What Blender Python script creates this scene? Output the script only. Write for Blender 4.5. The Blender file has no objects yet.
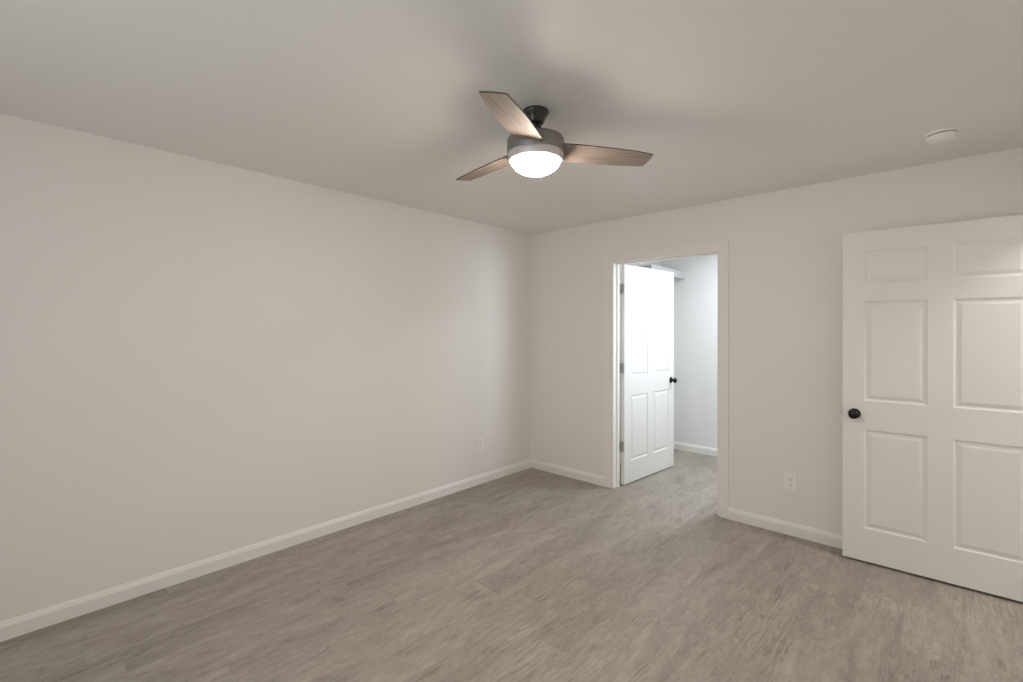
import bpy, bmesh, math
from mathutils import Vector, Matrix

# ------------------------------------------------------------------ camera, world, lights, exposure
SC = bpy.context.scene
COL = SC.collection
R = math.radians
CAM = (3.2073, -3.7641, 1.4391)
YAW = R(42.827)
ROLL = R(0.0817)

cam_d = bpy.data.cameras.new('camera')
cam_d.sensor_width = 36.0
cam_d.lens = 471.71 / 1023.0 * 36.0
cam_d.shift_y = -11.417 / 1023.0
cam_d.clip_start = 0.02
cam = bpy.data.objects.new('camera', cam_d)
COL.objects.link(cam)
cam.matrix_world = Matrix.Translation(CAM) @ Matrix.Rotation(YAW, 4, 'Z') @ Matrix.Rotation(R(90), 4, 'X') @ Matrix.Rotation(ROLL, 4, 'Z')
SC.camera = cam

world = bpy.data.worlds.new('sky'); SC.world = world
world.use_nodes = True
bg = world.node_tree.nodes['Background']
bg.inputs['Color'].default_value = (0.62, 0.78, 1.0, 1)
bg.inputs['Strength'].default_value = 0.0

def area(name, loc, rot, sx, sy, power, color, spread=180):
    l = bpy.data.lights.new(name, 'AREA'); l.shape = 'RECTANGLE'; l.size = sx; l.size_y = sy
    l.energy = power; l.color = color; l.spread = R(spread)
    o = bpy.data.objects.new(name, l); COL.objects.link(o)
    o.location = loc; o.rotation_euler = rot
    return o

# daylight entering by the bedroom's rear windows, the window of the room behind the doorway, and the hall
area('daylight_rear', (2.30, -4.88, 1.45), (R(90), 0, 0), 1.9, 1.25, 25, (0.91, 1.0, 1.05))
area('side_fill', (3.86, -4.05, 1.45), (R(90), 0, R(90)), 0.9, 1.25, 1.0, (0.91, 1.0, 1.05))  # added fill for the left wall, through a made-up side window
area('daylight_closet', (3.68, 1.02, 1.47), (R(90), 0, R(117)), 1.15, 0.96, 6.4, (0.86, 1.0, 1.14), 58)
area('closet_ceiling_light', (2.10, 1.12, 2.40), (0, 0, 0), 0.40, 0.40, 30, (0.90, 1.0, 1.07))
area('hall_light', (4.25, -0.36, 2.38), (0, 0, 0), 0.36, 0.30, 17, (1.0, 1.0, 0.99))
LAMP = 102.0
LAMP_COL = (1.13, 0.97, 0.84)

SC.view_settings.view_transform = 'Standard'
SC.view_settings.look = 'None'
SC.view_settings.exposure = 0.0
SC.view_settings.gamma = 1.0
SC.view_settings.use_curve_mapping = False
cy = SC.cycles
cy.use_denoising = True
try: cy.denoiser = 'OPENIMAGEDENOISE'
except Exception: pass
cy.max_bounces = 14; cy.diffuse_bounces = 10; cy.glossy_bounces = 4
cy.sample_clamp_indirect = 6.0
cy.caustics_reflective = False; cy.caustics_refractive = False

# ------------------------------------------------------------------ materials
def mat(name, col, rough=0.6, metal=0.0, spec=0.5, bump=0.0, bscale=200.0, var=0.0):
    m = bpy.data.materials.new(name); m.use_nodes = True
    nt = m.node_tree; b = nt.nodes['Principled BSDF']
    b.inputs['Base Color'].default_value = (*col, 1)
    b.inputs['Roughness'].default_value = rough
    b.inputs['Metallic'].default_value = metal
    b.inputs['Specular IOR Level'].default_value = spec
    tc = nt.nodes.new('ShaderNodeTexCoord')
    if bump > 0:
        n = nt.nodes.new('ShaderNodeTexNoise'); n.inputs['Scale'].default_value = bscale
        n.inputs['Detail'].default_value = 3
        nt.links.new(tc.outputs['Object'], n.inputs['Vector'])
        bp = nt.nodes.new('ShaderNodeBump'); bp.inputs['Strength'].default_value = bump
        bp.inputs['Distance'].default_value = 0.002
        nt.links.new(n.outputs['Fac'], bp.inputs['Height'])
        nt.links.new(bp.outputs['Normal'], b.inputs['Normal'])
    if var > 0:
        n2 = nt.nodes.new('ShaderNodeTexNoise'); n2.inputs['Scale'].default_value = 2.5
        nt.links.new(tc.outputs['Object'], n2.inputs['Vector'])
        mx = nt.nodes.new('ShaderNodeMix'); mx.data_type = 'RGBA'
        mx.inputs['A'].default_value = (*[c * (1 - var) for c in col], 1)
        mx.inputs['B'].default_value = (*[min(1, c * (1 + var)) for c in col], 1)
        nt.links.new(n2.outputs['Fac'], mx.inputs['Factor'])
        nt.links.new(mx.outputs['Result'], b.inputs['Base Color'])
    return m

M_WALL = mat('wall_paint', (0.82, 0.80, 0.77), 0.55, bump=0.12, bscale=160, var=0.01)
M_WALL2 = mat('wall_paint_cool_lit', (0.82, 0.815, 0.81), 0.55, bump=0.12, bscale=160, var=0.01)  # same wall paint, with the cool closet light put into its colour
M_CEIL = mat('ceiling_paint', (0.83, 0.82, 0.805), 0.5, bump=0.15, bscale=120, var=0.01)
M_TRIM = mat('trim_paint', (0.835, 0.815, 0.785), 0.38, var=0.005)
M_DOOR = mat('door_paint', (0.80, 0.79, 0.77), 0.40, bump=0.05, bscale=300)
M_BLACK = mat('black_bronze', (0.022, 0.02, 0.018), 0.28, metal=0.7, bump=0.02)
M_NICKEL = mat('satin_nickel', (0.50, 0.50, 0.47), 0.42, metal=0.6, bump=0.02)
M_MOTOR = mat('fan_pewter', (0.25, 0.235, 0.235), 0.42, metal=0.55, bump=0.03)
M_RING = mat('fan_ring_lit_pewter', (0.66, 0.61, 0.61), 0.45, metal=0.35, bump=0.03)  # pewter lightened: the dome's light on the ring is put into its colour
M_CANOPY = mat('fan_dark_metal', (0.06, 0.058, 0.056), 0.30, metal=0.6, bump=0.03)
M_PLASTIC = mat('white_plastic', (0.88, 0.865, 0.84), 0.35, bump=0.02)
M_SLOT = mat('dark_slot', (0.05, 0.045, 0.04), 0.7, bump=0.02)
M_SHELF = mat('shelf_board', (0.52, 0.52, 0.52), 0.45, bump=0.05)

def emit_mat(name, col, s):
    m = bpy.data.materials.new(name); m.use_nodes = True
    nt = m.node_tree; b = nt.nodes['Principled BSDF']
    b.inputs['Base Color'].default_value = (0.9, 0.88, 0.84, 1)
    b.inputs['Roughness'].default_value = 0.3
    b.inputs['Emission Color'].default_value = (*col, 1)
    b.inputs['Emission Strength'].default_value = s
    return m
M_LAMP = emit_mat('lit_opal_glass', LAMP_COL, LAMP)

def floor_mat():
    m = bpy.data.materials.new('grey_brown_vinyl_plank'); m.use_nodes = True
    nt = m.node_tree; N = nt.nodes; L = nt.links; b = N['Principled BSDF']
    def math_(op, a, b_=None, c=None):
        n = N.new('ShaderNodeMath'); n.operation = op
        for i, v in enumerate((a, b_, c)):
            if v is None: continue
            if isinstance(v, (int, float)): n.inputs[i].default_value = v
            else: L.new(v, n.inputs[i])
        return n.outputs[0]
    tc = N.new('ShaderNodeTexCoord'); sp = N.new('ShaderNodeSeparateXYZ')
    L.new(tc.outputs['Object'], sp.inputs[0])
    X, Y = sp.outputs['X'], sp.outputs['Y']
    W, LN = 0.182, 1.22
    xs = math_('DIVIDE', math_('ADD', X, 0.05), W)
    row = math_('FLOOR', xs)
    wn = N.new('ShaderNodeTexWhiteNoise'); wn.noise_dimensions = '1D'; L.new(row, wn.inputs['W'])
    ys = math_('ADD', math_('DIVIDE', Y, LN), wn.outputs['Value'])
    colr = math_('FLOOR', ys)
    cb = N.new('ShaderNodeCombineXYZ'); L.new(row, cb.inputs[0]); L.new(colr, cb.inputs[1])
    wn2 = N.new('ShaderNodeTexWhiteNoise'); wn2.noise_dimensions = '3D'; L.new(cb.outputs[0], wn2.inputs['Vector'])
    rnd = wn2.outputs['Value']
    # plank-local offset of the grain
    off = N.new('ShaderNodeVectorMath'); off.operation = 'SCALE'; off.inputs['Scale'].default_value = 7.3
    L.new(wn2.outputs['Color'], off.inputs[0])
    pos = N.new('ShaderNodeVectorMath'); pos.operation = 'ADD'
    L.new(tc.outputs['Object'], pos.inputs[0]); L.new(off.outputs[0], pos.inputs[1])
    def noise(sx, sy, det, dist=0.0, rough=0.55):
        mp = N.new('ShaderNodeMapping'); mp.inputs['Scale'].default_value = (sx, sy, 1)
        L.new(pos.outputs[0], mp.inputs['Vector'])
        n = N.new('ShaderNodeTexNoise'); n.inputs['Scale'].default_value = 1
        n.inputs['Detail'].default_value = det; n.inputs['Distortion'].default_value = dist
        n.inputs['Roughness'].default_value = rough
        L.new(mp.outputs[0], n.inputs['Vector']); return n.outputs['Fac']
    n_broad = noise(7, 1.6, 4, 0.9, 0.6)
    n_blot = noise(26, 8.5, 4, 1.0, 0.62)
    n_grain = noise(70, 9.0, 5, 0.9, 0.7)
    n_fine = noise(130, 34, 4, 0.5, 0.75)
    # cathedral figure
    mpw = N.new('ShaderNodeMapping'); mpw.inputs['Scale'].default_value = (1, 0.16, 1)
    L.new(pos.outputs[0], mpw.inputs['Vector'])
    wv = N.new('ShaderNodeTexWave'); wv.wave_type = 'BANDS'; wv.bands_direction = 'X'
    wv.inputs['Scale'].default_value = 11; wv.inputs['Distortion'].default_value = 18
    wv.inputs['Detail'].default_value = 4; wv.inputs['Detail Scale'].default_value = 1.2
    L.new(mpw.outputs[0], wv.inputs['Vector'])
    fig = noise(4, 1.3, 2, 0.3)
    fm = N.new('ShaderNodeMapRange'); fm.inputs['From Min'].default_value = 0.50; fm.inputs['From Max'].default_value = 0.62
    L.new(fig, fm.inputs['Value'])
    # sparse dark streaks and pores
    st = noise(38, 6.5, 4, 1.4, 0.65)
    mr = N.new('ShaderNodeMapRange'); mr.inputs['From Min'].default_value = 0.60; mr.inputs['From Max'].default_value = 0.78
    L.new(st, mr.inputs['Value'])
    v = math_('MULTIPLY', math_('SUBTRACT', rnd, 0.5), 0.11)
    v = math_('ADD', v, math_('MULTIPLY', math_('SUBTRACT', n_broad, 0.5), 0.50))
    v = math_('ADD', v, math_('MULTIPLY', math_('SUBTRACT', n_blot, 0.5), 0.40))
    v = math_('ADD', v, math_('MULTIPLY', math_('SUBTRACT', n_grain, 0.5), 0.42))
    v = math_('ADD', v, math_('MULTIPLY', math_('SUBTRACT', n_fine, 0.5), 0.42))
    v = math_('ADD', v, math_('MULTIPLY', math_('MULTIPLY', math_('SUBTRACT', wv.outputs['Fac'], 0.5), fm.outputs[0]), 0.16))
    v = math_('SUBTRACT', v, math_('MULTIPLY', mr.outputs[0], 0.34))
    v = math_('ADD', v, 0.51)
    cr = N.new('ShaderNodeValToRGB'); e = cr.color_ramp.elements
    e[0].position = 0.15; e[0].color = (0.155, 0.128, 0.104, 1)
    e[1].position = 0.85; e[1].color = (0.490, 0.440, 0.385, 1)
    k = e.new(0.5); k.color = (0.325, 0.286, 0.247, 1)
    L.new(v, cr.inputs['Fac'])
    # thin seams
    fx = math_('FRACT', xs); dx = math_('MULTIPLY', math_('MINIMUM', fx, math_('SUBTRACT', 1.0, fx)), W)
    fy = math_('FRACT', ys); dy = math_('MULTIPLY', math_('MINIMUM', fy, math_('SUBTRACT', 1.0, fy)), LN)
    seam = math_('LESS_THAN', math_('MINIMUM', dx, dy), 0.0011)
    mx = N.new('ShaderNodeMix'); mx.data_type = 'RGBA'; mx.inputs['B'].default_value = (0.12, 0.105, 0.09, 1)
    L.new(cr.outputs['Color'], mx.inputs['A']); L.new(math_('MULTIPLY', seam, 0.22), mx.inputs['Factor'])
    L.new(mx.outputs['Result'], b.inputs['Base Color'])
    rr = N.new('ShaderNodeMapRange'); rr.inputs['To Min'].default_value = 0.40; rr.inputs['To Max'].default_value = 0.58
    L.new(n_grain, rr.inputs['Value']); L.new(rr.outputs[0], b.inputs['Roughness'])
    b.inputs['Specular IOR Level'].default_value = 0.45
    bp = N.new('ShaderNodeBump'); bp.inputs['Strength'].default_value = 0.25; bp.inputs['Distance'].default_value = 0.001
    L.new(math_('SUBTRACT', v, seam), bp.inputs['Height']); L.new(bp.outputs['Normal'], b.inputs['Normal'])
    return m
M_FLOOR = floor_mat()

def blade_mat():
    m = bpy.data.materials.new('weathered_oak_blade'); m.use_nodes = True
    nt = m.node_tree; N = nt.nodes; L = nt.links; b = N['Principled BSDF']
    tc = N.new('ShaderNodeTexCoord')
    mp = N.new('ShaderNodeMapping'); mp.inputs['Scale'].default_value = (5, 130, 10)
    L.new(tc.outputs['Object'], mp.inputs['Vector'])
    n = N.new('ShaderNodeTexNoise'); n.inputs['Scale'].default_value = 1; n.inputs['Detail'].default_value = 5
    n.inputs['Distortion'].default_value = 0.4
    L.new(mp.outputs[0], n.inputs['Vector'])
    cr = N.new('ShaderNodeValToRGB'); e = cr.color_ramp.elements
    e[0].position = 0.3; e[0].color = (0.235, 0.185, 0.152, 1)
    e[1].position = 0.7; e[1].color = (0.40, 0.335, 0.29, 1)
    L.new(n.outputs['Fac'], cr.inputs['Fac']); L.new(cr.outputs['Color'], b.inputs['Base Color'])
    b.inputs['Roughness'].default_value = 0.6
    b.inputs['Specular IOR Level'].default_value = 0.25
    return m
M_BLADE = blade_mat()
M_BLADE_EDGE = mat('blade_edge_band', (0.10, 0.07, 0.055), 0.5, bump=0.03)

# ------------------------------------------------------------------ helpers
def link(name, bm, material, parent=None, smooth=False, mats=None):
    bmesh.ops.recalc_face_normals(bm, faces=bm.faces[:])
    me = bpy.data.meshes.new(name); bm.to_mesh(me); bm.free()
    for m in (mats or [material]): me.materials.append(m)
    if smooth:
        for p in me.polygons: p.use_smooth = True
        me.set_sharp_from_angle(angle=R(38))
    o = bpy.data.objects.new(name, me); COL.objects.link(o)
    if parent: o.parent = parent
    return o

def tag(o, label, cat=None, kind=None, group=None):
    o['label'] = label
    if cat: o['category'] = cat
    if kind: o['kind'] = kind
    if group: o['group'] = group
    return o

def empty(name, loc, rz=0.0):
    o = bpy.data.objects.new(name, None); COL.objects.link(o)
    o.empty_display_size = 0.05
    o.location = loc; o.rotation_euler = (0, 0, rz)
    return o

def box(bm, x0, x1, y0, y1, z0, z1):
    v = [bm.verts.new(p) for p in ((x0,y0,z0),(x1,y0,z0),(x1,y1,z0),(x0,y1,z0),(x0,y0,z1),(x1,y0,z1),(x1,y1,z1),(x0,y1,z1))]
    for f in ((0,1,2,3),(4,5,6,7),(0,1,5,4),(1,2,6,5),(2,3,7,6),(3,0,4,7)):
        bm.faces.new([v[i] for i in f])

def boxes(*bs):
    bm = bmesh.new()
    for b in bs: box(bm, *b)
    return bm

def bevel_all(bm, w, seg=2):
    bmesh.ops.bevel(bm, geom=bm.edges[:], offset=w, segments=seg, profile=0.5, affect='EDGES')
    return bm

def lathe(profile, seg=64, bm=None, axis='Z', origin=(0, 0, 0)):
    """profile: (radius, height) pairs; radius 0 closes"""
    bm = bm or bmesh.new(); rings = []
    ox, oy, oz = origin
    def P(r, h, t):
        if axis == 'Z': return (ox + r*math.cos(t), oy + r*math.sin(t), oz + h)
        return (ox + r*math.cos(t), oy + h, oz + r*math.sin(t))     # axis Y
    for r, h in profile:
        if r < 1e-6: rings.append([bm.verts.new(P(0, h, 0))])
        else: rings.append([bm.verts.new(P(r, h, 2*math.pi*i/seg)) for i in range(seg)])
    for a, b in zip(rings, rings[1:]):
        for i in range(seg):
            j = (i+1) % seg
            if len(a) == 1 and len(b) == 1: break
            if len(a) == 1: bm.faces.new((a[0], b[i], b[j]))
            elif len(b) == 1: bm.faces.new((a[i], a[j], b[0]))
            else: bm.faces.new((a[i], a[j], b[j], b[i]))
    return bm

def extrude_profile(bm, prof, p0, p1, out, up=(0, 0, 1)):
    """sweep a 2-D profile (distance along out, distance along up) from p0 to p1"""
    p0, p1, out, up = map(Vector, (p0, p1, out, up))
    a = [bm.verts.new(p0 + out*u + up*v) for u, v in prof]
    b = [bm.verts.new(p1 + out*u + up*v) for u, v in prof]
    n = len(prof)
    for i in range(n):
        j = (i+1) % n
        bm.faces.new((a[i], a[j], b[j], b[i]))
    bm.faces.new(a); bm.faces.new(list(reversed(b)))

# ------------------------------------------------------------------ the shell
H = 2.4331
XR = 3.655          # right wall plane
YR = -4.75         # rear wall plane (behind the camera)
WT = 0.121         # partition thickness
CF = 1.765         # far wall of the room behind the doorway
CXL, CXR = 0.60, 3.40
JL, JR, JH = 0.978, 1.894, 2.046      # doorway jamb faces and head
OY0, OY1 = -1.007, -0.085            # entry opening in the right wall

def struct(name, bm, m, label, parent=None):
    o = link(name, bm, m, parent)
    tag(o, label, kind='structure')
    return o

f_ = struct('floor', boxes((-0.15, 5.05, YR-0.15, CF+0.15, -0.12, 0.0)), M_FLOOR, 'grey brown wood-look plank floor')
c_ = struct('ceiling', boxes((-0.15, 5.05, YR-0.15, CF+0.15, H, H+0.12)), M_CEIL, 'flat painted off-white ceiling')
struct('wall_left', boxes((-0.15, 0.0, YR-0.15, WT, 0, H)), M_WALL, 'long blank off-white wall on the left')
struct('wall_back', boxes((0.0, JL-0.030, 0, WT, 0, H), (JR+0.018, 4.95, 0, WT, 0, H), (JL-0.030, JR+0.018, 0, WT, JH+0.02, H)),
       M_WALL, 'off-white wall with the open doorway')
struct('wall_right', boxes((XR, XR+0.12, YR-0.15, -4.50, 0, H), (XR, XR+0.12, -3.60, OY0-0.02, 0, H), (XR, XR+0.12, -4.50, -3.60, 0, 0.83), (XR, XR+0.12, -4.50, -3.60, 2.08, H), (XR, XR+0.12, OY1+0.02, 0.0, 0, H), (XR, XR+0.12, OY0-0.02, OY1+0.02, 2.07, H)),
       M_WALL, 'off-white wall on the right holding the entry opening')
WN = [(1.35, 3.25, 0.83, 2.08)]
struct('wall_rear', boxes((-0.0, XR, YR-0.15, YR, 0, 0.83), (0, XR, YR-0.15, YR, 2.08, H), (0, 1.35, YR-0.15, YR, 0.83, 2.08),
       (3.25, XR, YR-0.15, YR, 0.83, 2.08)), M_WALL, 'off-white rear wall with a wide window')
for i, (a, b, z0, z1) in enumerate(WN):
    w = empty('window_%d' % (i+1), (0, 0, 0)); tag(w, 'white framed window in the rear wall', kind='structure')
    m_ = (a+b)/2
    link('window_frame', boxes((a, a+.04, YR-.12, YR-.06, z0, z1), (b-.04, b, YR-.12, YR-.06, z0, z1), (a+.04, b-.04, YR-.12, YR-.06, z0, z0+.04),
         (a+.04, b-.04, YR-.12, YR-.06, z1-.04, z1), (m_-.02, m_+.02, YR-.12, YR-.06, z0+.04, z1-.04)), M_TRIM, w)
    link('window_sill', boxes((a-.04, b+.04, YR-.06, YR+.03, z0-.02, z0)), M_TRIM, w)

w = empty('window_2', (0, 0, 0)); tag(w, 'added unseen white framed window in the right wall', kind='structure')  # unseen window added to let in the side fill
link('window_frame', boxes((XR+.05, XR+.11, -4.50, -4.46, .83, 2.08), (XR+.05, XR+.11, -3.64, -3.60, .83, 2.08), (XR+.05, XR+.11, -4.46, -3.64, .83, .87), (XR+.05, XR+.11, -4.46, -3.64, 2.04, 2.08)), M_TRIM, w)

# the small room behind the doorway
struct('wall_closet_left', boxes((CXL-0.1, CXL, WT, CF, 0, H)), M_WALL2, 'side wall of the room behind the doorway')
struct('wall_closet_far', boxes((CXL-0.1, CXR+0.1, CF, CF+0.12, 0, H)), M_WALL2, 'white wall seen through the doorway')
struct('wall_closet_right', boxes((CXR, CXR+0.12, WT, 0.53, 0, H), (CXR, CXR+0.12, 1.57, CF, 0, H), (CXR, CXR+0.12, 0.53, 1.57, 0, 1.02), (CXR, CXR+0.12, 0.53, 1.57, 1.96, H)),
       M_WALL2, 'end wall with a window in the room behind the doorway')
w = empty('window_3', (0, 0, 0)); tag(w, 'window of the room behind the doorway', kind='structure')
link('window_frame', boxes((CXR+.05, CXR+.10, .53, .56, 1.02, 1.96), (CXR+.05, CXR+.10, 1.54, 1.57, 1.02, 1.96), (CXR+.05, CXR+.10, .56, 1.54, 1.02, 1.05), (CXR+.05, CXR+.10, .56, 1.54, 1.93, 1.96)), M_TRIM, w)
# hall outside the entry door
struct('wall_hall', boxes((4.95, 5.05, -1.75, 0.121, 0, H), (XR+.12, 4.95, -1.75, -1.65, 0, H)), M_WALL, 'hall wall outside the entry opening')

# baseboards: square face with a rounded, sloping top
BP = [(0, 0), (0.0135, 0), (0.0135, 0.061), (0.0128, 0.0635), (0.0065, 0.0815), (0.0045, 0.0855), (0, 0.0865)]
def base(name, runs, label):
    bm = bmesh.new()
    for p0, p1, out in runs: extrude_profile(bm, BP, p0, p1, out)
    o = link(name, bm, M_TRIM, smooth=False); tag(o, label, kind='structure'); return o
base('baseboard_left', [((0, YR, 0), (0, 0, 0), (1, 0, 0))], 'white baseboard along the long left wall')
base('baseboard_back', [((0.0136, 0, 0), (0.889, 0, 0), (0, -1, 0)), ((1.978, 0, 0), (XR, 0, 0), (0, -1, 0))], 'white baseboard on either side of the doorway')
base('baseboard_closet', [((CXL, CF, 0), (CXR, CF, 0), (0, -1, 0)), ((CXL, WT, 0), (CXL, CF-0.0136, 0), (1, 0, 0))], 'white baseboard seen through the doorway')
base('baseboard_right', [((XR, -4.7, 0), (XR, OY0-0.07, 0), (-1, 0, 0))], 'white baseboard along the right wall')
base('baseboard_rear', [((0.0136, YR, 0), (XR-0.0136, YR, 0), (0, 1, 0))], 'white baseboard along the rear wall')

# doorway trim: casing, jambs with stops
def casing_bm(x0i, x0o, x1i, x1o, zi, zo):
    """casing standing proud of the y=0 wall face towards -y"""
    bm = bmesh.new()
    t0, t1 = 0.008, 0.0135
    def piece(pi, po, qi, qo):   # four plan corners (x,z): inner/outer at start, inner/outer at end
        def V(p, y): return bm.verts.new((p[0], y, p[1]))
        A = [V(pi, 0), V(po, 0), V(qo, 0), V(qi, 0)]
        B = [V(pi, -t0), V(po, -t1), V(qo, -t1), V(qi, -t0)]
        bm.faces.new(A); bm.faces.new(B)
        for i in range(4):
            j = (i+1) % 4; bm.faces.new((A[i], A[j], B[j], B[i]))
    piece((x0i, 0), (x0o, 0), (x0i, zi), (x0o, zo))
    piece((x1i, 0), (x1o, 0), (x1i, zi), (x1o, zo))
    piece((x0i, zi), (x0o, zo), (x1i, zi), (x1o, zo))
    return bm
t = empty('trim_1', (0, 0, 0)); tag(t, 'painted doorway trim around the opening in the back wall', kind='structure')
link('door_casing', casing_bm(0.948, 0.889, 1.914, 1.978, 2.048, 2.122), M_TRIM, t)
link('door_jamb', boxes((JL-0.030, JL, -0.001, WT+0.001, 0, JH+.02), (JR, JR+0.018, -0.001, WT+0.001, 0, JH+.02), (JL, JR, -0.001, WT+0.001, JH, JH+.02)), M_TRIM, t)
link('door_stop', boxes((JL, JL+.011, .055, .088, 0, JH), (JR-.011, JR, .055, .088, 0, JH), (JL+.011, JR-.011, .055, .088, JH-.011, JH)), M_TRIM, t)
link('strike_plate', boxes((JR-.0015, JR, .094, .122, .88, .95)), M_BLACK, t)
t2 = empty('trim_2', (XR, 0, 0), R(-90)); tag(t2, 'painted trim around the entry opening in the right wall', kind='structure')
# local x runs along -y of the room
link('door_casing', casing_bm(-OY1-.006, -OY1-.066, -OY0+.006, -OY0+.070, 2.055, 2.124), M_TRIM, t2)
link('door_jamb', boxes((-OY1-.02, -OY1, -.001, .121, 0, 2.07), (-OY0, -OY0+.02, -.001, .121, 0, 2.07), (-OY1, -OY0, -.001, .121, 2.05, 2.07)), M_TRIM, t2)

# ------------------------------------------------------------------ six panel doors
DW, DH, DT = 0.914, 2.032, 0.035
PX = [(0.109, 0.403), (0.511, 0.805)]
PZ = [(0.202, 0.812), (0.990, 1.602), (1.713, 1.913)]
def slab_bm():
    bm = bmesh.new()
    xs = [0, PX[0][0], PX[0][1], PX[1][0], PX[1][1], DW]
    zs = [0, PZ[0][0], PZ[0][1], PZ[1][0], PZ[1][1], PZ[2][0], PZ[2][1], DH]
    prof = [(0.0, 0.0), (0.004, 0.0045), (0.010, 0.0075), (0.015, 0.0080), (0.034, 0.0022), (0.036, 0.0018)]
    for y, s in ((0.0, -1), (-DT, 1)):
        for i in range(5):
            for j in range(7):
                x0, x1, z0, z1 = xs[i], xs[i+1], zs[j], zs[j+1]
                if i in (1, 3) and j in (1, 3, 5):
                    loops = []
                    for ins, dep in prof:
                        yy = y + s*dep
                        loops.append([bm.verts.new(p) for p in ((x0+ins, yy, z0+ins), (x1-ins, yy, z0+ins), (x1-ins, yy, z1-ins), (x0+ins, yy, z1-ins))])
                    for a, b in zip(loops, loops[1:]):
                        for k in range(4):
                            l = (k+1) % 4; bm.faces.new((a[k], a[l], b[l], b[k]))
                    bm.faces.new(loops[-1])
                else:
                    bm.faces.new([bm.verts.new(p) for p in ((x0, y, z0), (x1, y, z0), (x1, y, z1), (x0, y, z1))])
    for i in range(5):
        for z in (0, DH): bm.faces.new([bm.verts.new(p) for p in ((xs[i], 0, z), (xs[i+1], 0, z), (xs[i+1], -DT, z), (xs[i], -DT, z))])
    for j in range(7):
        for x in (0, DW): bm.faces.new([bm.verts.new(p) for p in ((x, 0, zs[j]), (x, 0, zs[j+1]), (x, -DT, zs[j+1]), (x, -DT, zs[j]))])
    bmesh.ops.remove_doubles(bm, verts=bm.verts[:], dist=1e-5)
    return bm

KZ = 0.914 - 0.01
def door_knob(parent, side):
    """side +1: on the y=0 face pointing +y; -1: on the y=-DT face"""
    y0 = 0.0 if side > 0 else -DT
    def pr(p): return [(r, side*h) for r, h in p]
    k = link('knob', lathe(pr([(0, .063), (.012, .0625), (.020, .060), (.0255, .055), (.0275, .048), (.0262, .041), (.021, .034),
        (.014, .028), (.0105, .022), (.010, .008), (.010, 0.004)]), 40, axis='Y', origin=(DW-0.060, y0, KZ)), M_BLACK, parent, smooth=True)
    link('rosette', lathe(pr([(0, .011), (.014, .011), (.022, .0095), (.0305, .006), (.0325, .002), (.0325, 0.0)]), 40, axis='Y', origin=(DW-0.060, y0, KZ)), M_BLACK, k, smooth=True)

def hinge(parent, z, pin_y, leaf_sign):
    """a butt hinge on the hinge edge (x=0) of a slab; pin beside the face at pin_y"""
    bm = boxes((-0.0018, 0.0004, -DT+.003 if pin_y >= 0 else -DT, 0.0 if pin_y >= 0 else -.003, z-.045, z+.045))
    h = link('hinge', bm, M_NICKEL, parent)
    k = bmesh.new()
    for q in range(5):
        z0 = z-.045+q*.018
        lathe([(0, z0+.0006), (.0055, z0+.0006), (.0055, z0+.0174), (0, z0+.0174)], 16, k, origin=(-0.002, pin_y, 0))
    lathe([(0, z+.045), (.0045, z+.045), (.005, z+.048), (.003, z+.051), (0, z+.052)], 16, k, origin=(-0.002, pin_y, 0))
    link('hinge_pin', k, M_NICKEL, h, smooth=True)
    return h

def make_door(name, loc, rz, label, pin_y):
    d = empty(name, loc, rz)
    tag(d, label, 'door', kind='structure')
    link('door_slab', slab_bm(), M_DOOR, d)
    door_knob(d, 1); door_knob(d, -1)
    bm = boxes((DW-.0002, DW+.0016, -DT/2-.0125, -DT/2+.0125, KZ-.028, KZ+.028), (DW+.001, DW+.011, -DT/2-.006, -DT/2+.005, KZ-.007, KZ+.007))
    link('latch', bm, M_NICKEL, d)
    for z in (0.3555-.01, 1.0826-.01, 1.818-.01): hinge(d, z, pin_y, 1)
    return d

d1 = make_door('door_1', (0.9812, 0.1340, 0.011), R(85.77), 'white six-panel door swung open inside the doorway', 0.004)
# jamb-side leaves of the three hinges belong to the doorway trim
for z in (0.3555, 1.0826, 1.818):
    link('hinge_leaf', boxes((JL-.0004, JL+.0016, .0885, .120, z-.045, z+.045)), M_NICKEL, t)
d2 = make_door('door_2', (3.6295, -0.1234, 0.0145), R(181.776), 'white six-panel door with a black knob opened against the back wall', -DT-.004)

# ------------------------------------------------------------------ shelf behind the doorway
sh = empty('closet_shelf', (CXL, 0, 0)); tag(sh, 'white shelf fixed high on the side wall behind the open doorway', 'shelf')
sh.location = (CXL, 0.891, 2.046)
link('shelf_board', boxes((0, 0.289, 0, CF-.891, 0.062, 0.081)), M_SHELF, sh)
link('fascia', boxes((0.289, 0.305, 0, CF-.891, 0.0, 0.083)), M_SHELF, sh)
link('cleat', boxes((0, 0.018, 0.0, CF-.891, 0.0, 0.062)), M_SHELF, sh)

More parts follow.
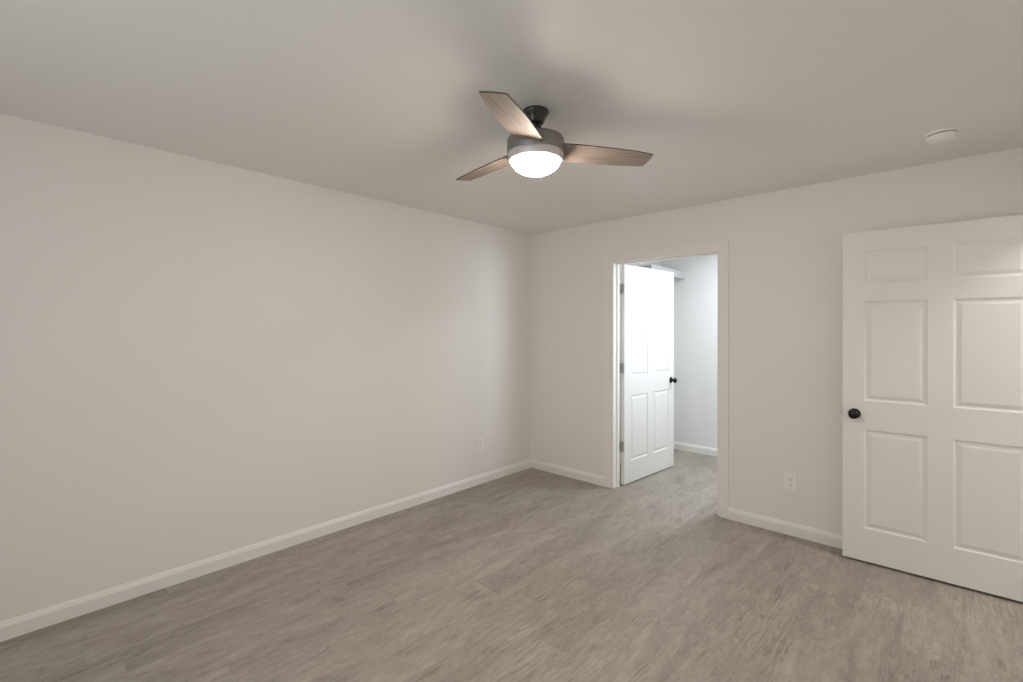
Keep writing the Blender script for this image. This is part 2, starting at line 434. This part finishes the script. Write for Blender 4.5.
# ------------------------------------------------------------------ outlets
def outlet(loc, rz, label):
    """plate in local xz, facing -y"""
    o = empty('wall_outlet', loc, rz); tag(o, label, 'outlet', group=None)
    bm = boxes((-.038, .038, -.0055, 0, -.058, .058)); bevel_all(bm, .0025, 2)
    link('cover_plate', bm, M_PLASTIC, o)
    for s in (-1, 1):
        zc = s*.0195
        bm = bmesh.new()
        pts = []
        for i in range(32):
            a = 2*math.pi*i/32
            pts.append((max(-.0172, min(.0172, .0185*math.cos(a))), max(-.0142, min(.0142, .0170*math.sin(a)))))
        A = [bm.verts.new((x, -.0050, z+zc)) for x, z in pts]; B = [bm.verts.new((x*.97, -.0085, z*.97+zc)) for x, z in pts]
        bm.faces.new(A); bm.faces.new(B)
        for i in range(32): bm.faces.new((A[i], A[(i+1) % 32], B[(i+1) % 32], B[i]))
        r = link('receptacle', bm, M_PLASTIC, o)
        bm = boxes((-.0078, -.0052, -.0088, -.0080, zc-.002, zc+.0065), (.0052, .0075, -.0088, -.0080, zc-.001, zc+.0060))
        lathe([(0, -.0088), (.0026, -.0088), (.0026, -.0080), (0, -.0080)], 14, bm, axis='Y', origin=(0, 0, zc-.0085))
        link('slot', bm, M_SLOT, r)
    link('screw', lathe([(0, -.0068), (.002, -.0068), (.0032, -.0055), (.0032, -.0050)], 16, axis='Y'), M_PLASTIC, o, smooth=True)
    return o
outlet((2.395, 0, 0.371), 0, 'white duplex outlet on the wall between the doorway and the right-hand door')
outlet((0, -0.728, 0.379), R(90), 'white duplex outlet low on the long blank left wall')

# ------------------------------------------------------------------ smoke detector
SD = (3.183, -0.547, H)
s_ = empty('smoke_detector', SD); tag(s_, 'round white smoke detector on the ceiling above the right-hand door', 'smoke detector')
link('mounting_base', lathe([(0, 0), (.070, 0), (.071, -.003), (.070, -.009), (.066, -.011), (0, -.011)], 64), M_PLASTIC, s_, smooth=True)
link('vent_ring', lathe([(.0, -.010), (.0575, -.010), (.0575, -.0165), (0, -.0165)], 64), M_SLOT, s_, smooth=True)
cv = link('cover', lathe([(0, -.0150), (.0600, -.0150), (.0620, -.017), (.0610, -.024), (.0560, -.033), (.0470, -.038), (.030, -.0405), (0, -.041)], 64), M_PLASTIC, s_, smooth=True)
link('test_button', lathe([(0, -.0405), (.011, -.0405), (.011, -.0425), (.009, -.0432), (0, -.0434)], 24, origin=(.012, -.016, .0012)), M_PLASTIC, s_, smooth=True)
link('indicator_light', lathe([(0, -.0385), (.0032, -.0385), (.0028, -.0405), (0, -.041)], 14, origin=(-.010, .034, .0008)), M_SLOT, s_, smooth=True)

# ------------------------------------------------------------------ ceiling fan
FX, FY = 1.8262, -2.1146
fan = empty('ceiling_fan', (FX, FY, H)); tag(fan, 'three-blade ceiling fan with dark housing and a lit white dome light', 'ceiling fan')
def z(h): return h - H
link('canopy', lathe([(0, 0), (.0585, 0), (.0603, -.003), (.0603, -.010), (.0580, -.014), (.0560, -.017), (.0500, -.026), (.0435, -.038), (.0385, -.050), (.0350, -.058), (.030, -.061), (0, -.061)], 64), M_CANOPY, fan, smooth=True)
link('downrod', lathe([(0, -.058), (.0165, -.058), (.0165, -.072), (.026, -.074), (.031, -.080), (.032, -.090), (.044, -.098), (.052, -.108), (.056, -.124), (0, -.124)], 48), M_CANOPY, fan, smooth=True)
mh = link('motor_housing', lathe([(0, z(2.3110)), (.095, z(2.3110)), (.117, z(2.3095)), (.1260, z(2.3055)), (.1292, z(2.2980)), (.1297, z(2.290)), (.1297, z(2.242)), (.1280, z(2.239)), (0, z(2.239))], 96), M_MOTOR, fan, smooth=True)
link('light_ring', lathe([(0, z(2.2395)), (.1257, z(2.2395)), (.1272, z(2.236)), (.1268, z(2.226)), (.1245, z(2.213)), (.1215, z(2.206)), (.1160, z(2.203)), (.1120, z(2.206)), (0, z(2.207))], 96), M_RING, fan, smooth=True)
dome = [(.1110, z(2.2065))]
for i in range(0, 21):
    t_ = math.sin(i/20*math.pi/2)
    dome.append((.1115*math.sqrt(max(0.0, 1 - t_**1.75)) if i < 20 else 0, z(2.205) - .062*t_))
link('light_dome', lathe(dome, 96), M_LAMP, fan, smooth=True)

CCW = [(.100, .076), (.135, .083), (.180, .088), (.220, .093), (.260, .0965), (.300, .100), (.340, .103), (.380, .1045), (.460, .1045), (.545, .103)]
TIP = [(.552, .086), (.558, .055), (.561, .022)]
CW = [(.560, .001), (.500, -.012), (.460, -.020), (.380, -.030), (.300, -.038), (.220, -.0455), (.180, -.049), (.135, -.051), (.100, -.052)]
def blade_bm():
    bm = bmesh.new()
    pts = CCW + TIP + CW
    th = .0055
    A = [bm.verts.new((u, v, -th/2)) for u, v in pts]; B = [bm.verts.new((u, v, th/2)) for u, v in pts]
    fa = bm.faces.new(A); fb = bm.faces.new(B); n = len(pts)
    side = [bm.faces.new((A[i], A[(i+1) % n], B[(i+1) % n], B[i])) for i in range(n)]
    for f in side: f.material_index = 1
    bmesh.ops.triangulate(bm, faces=[fa, fb])
    return bm
blade0 = None
for k in range(3):
    if blade0 is None:
        b = blade0 = link('blade', blade_bm(), None, fan, mats=[M_BLADE, M_BLADE_EDGE])
    else:
        b = blade0.copy(); COL.objects.link(b); b.parent = fan
    a = R(49.36 + 120*k)
    b.rotation_mode = 'XYZ'
    b.matrix_local = Matrix.Translation((0, 0, z(2.2625))) @ Matrix.Rotation(a, 4, 'Z') @ Matrix.Rotation(R(-11.52), 4, 'X')
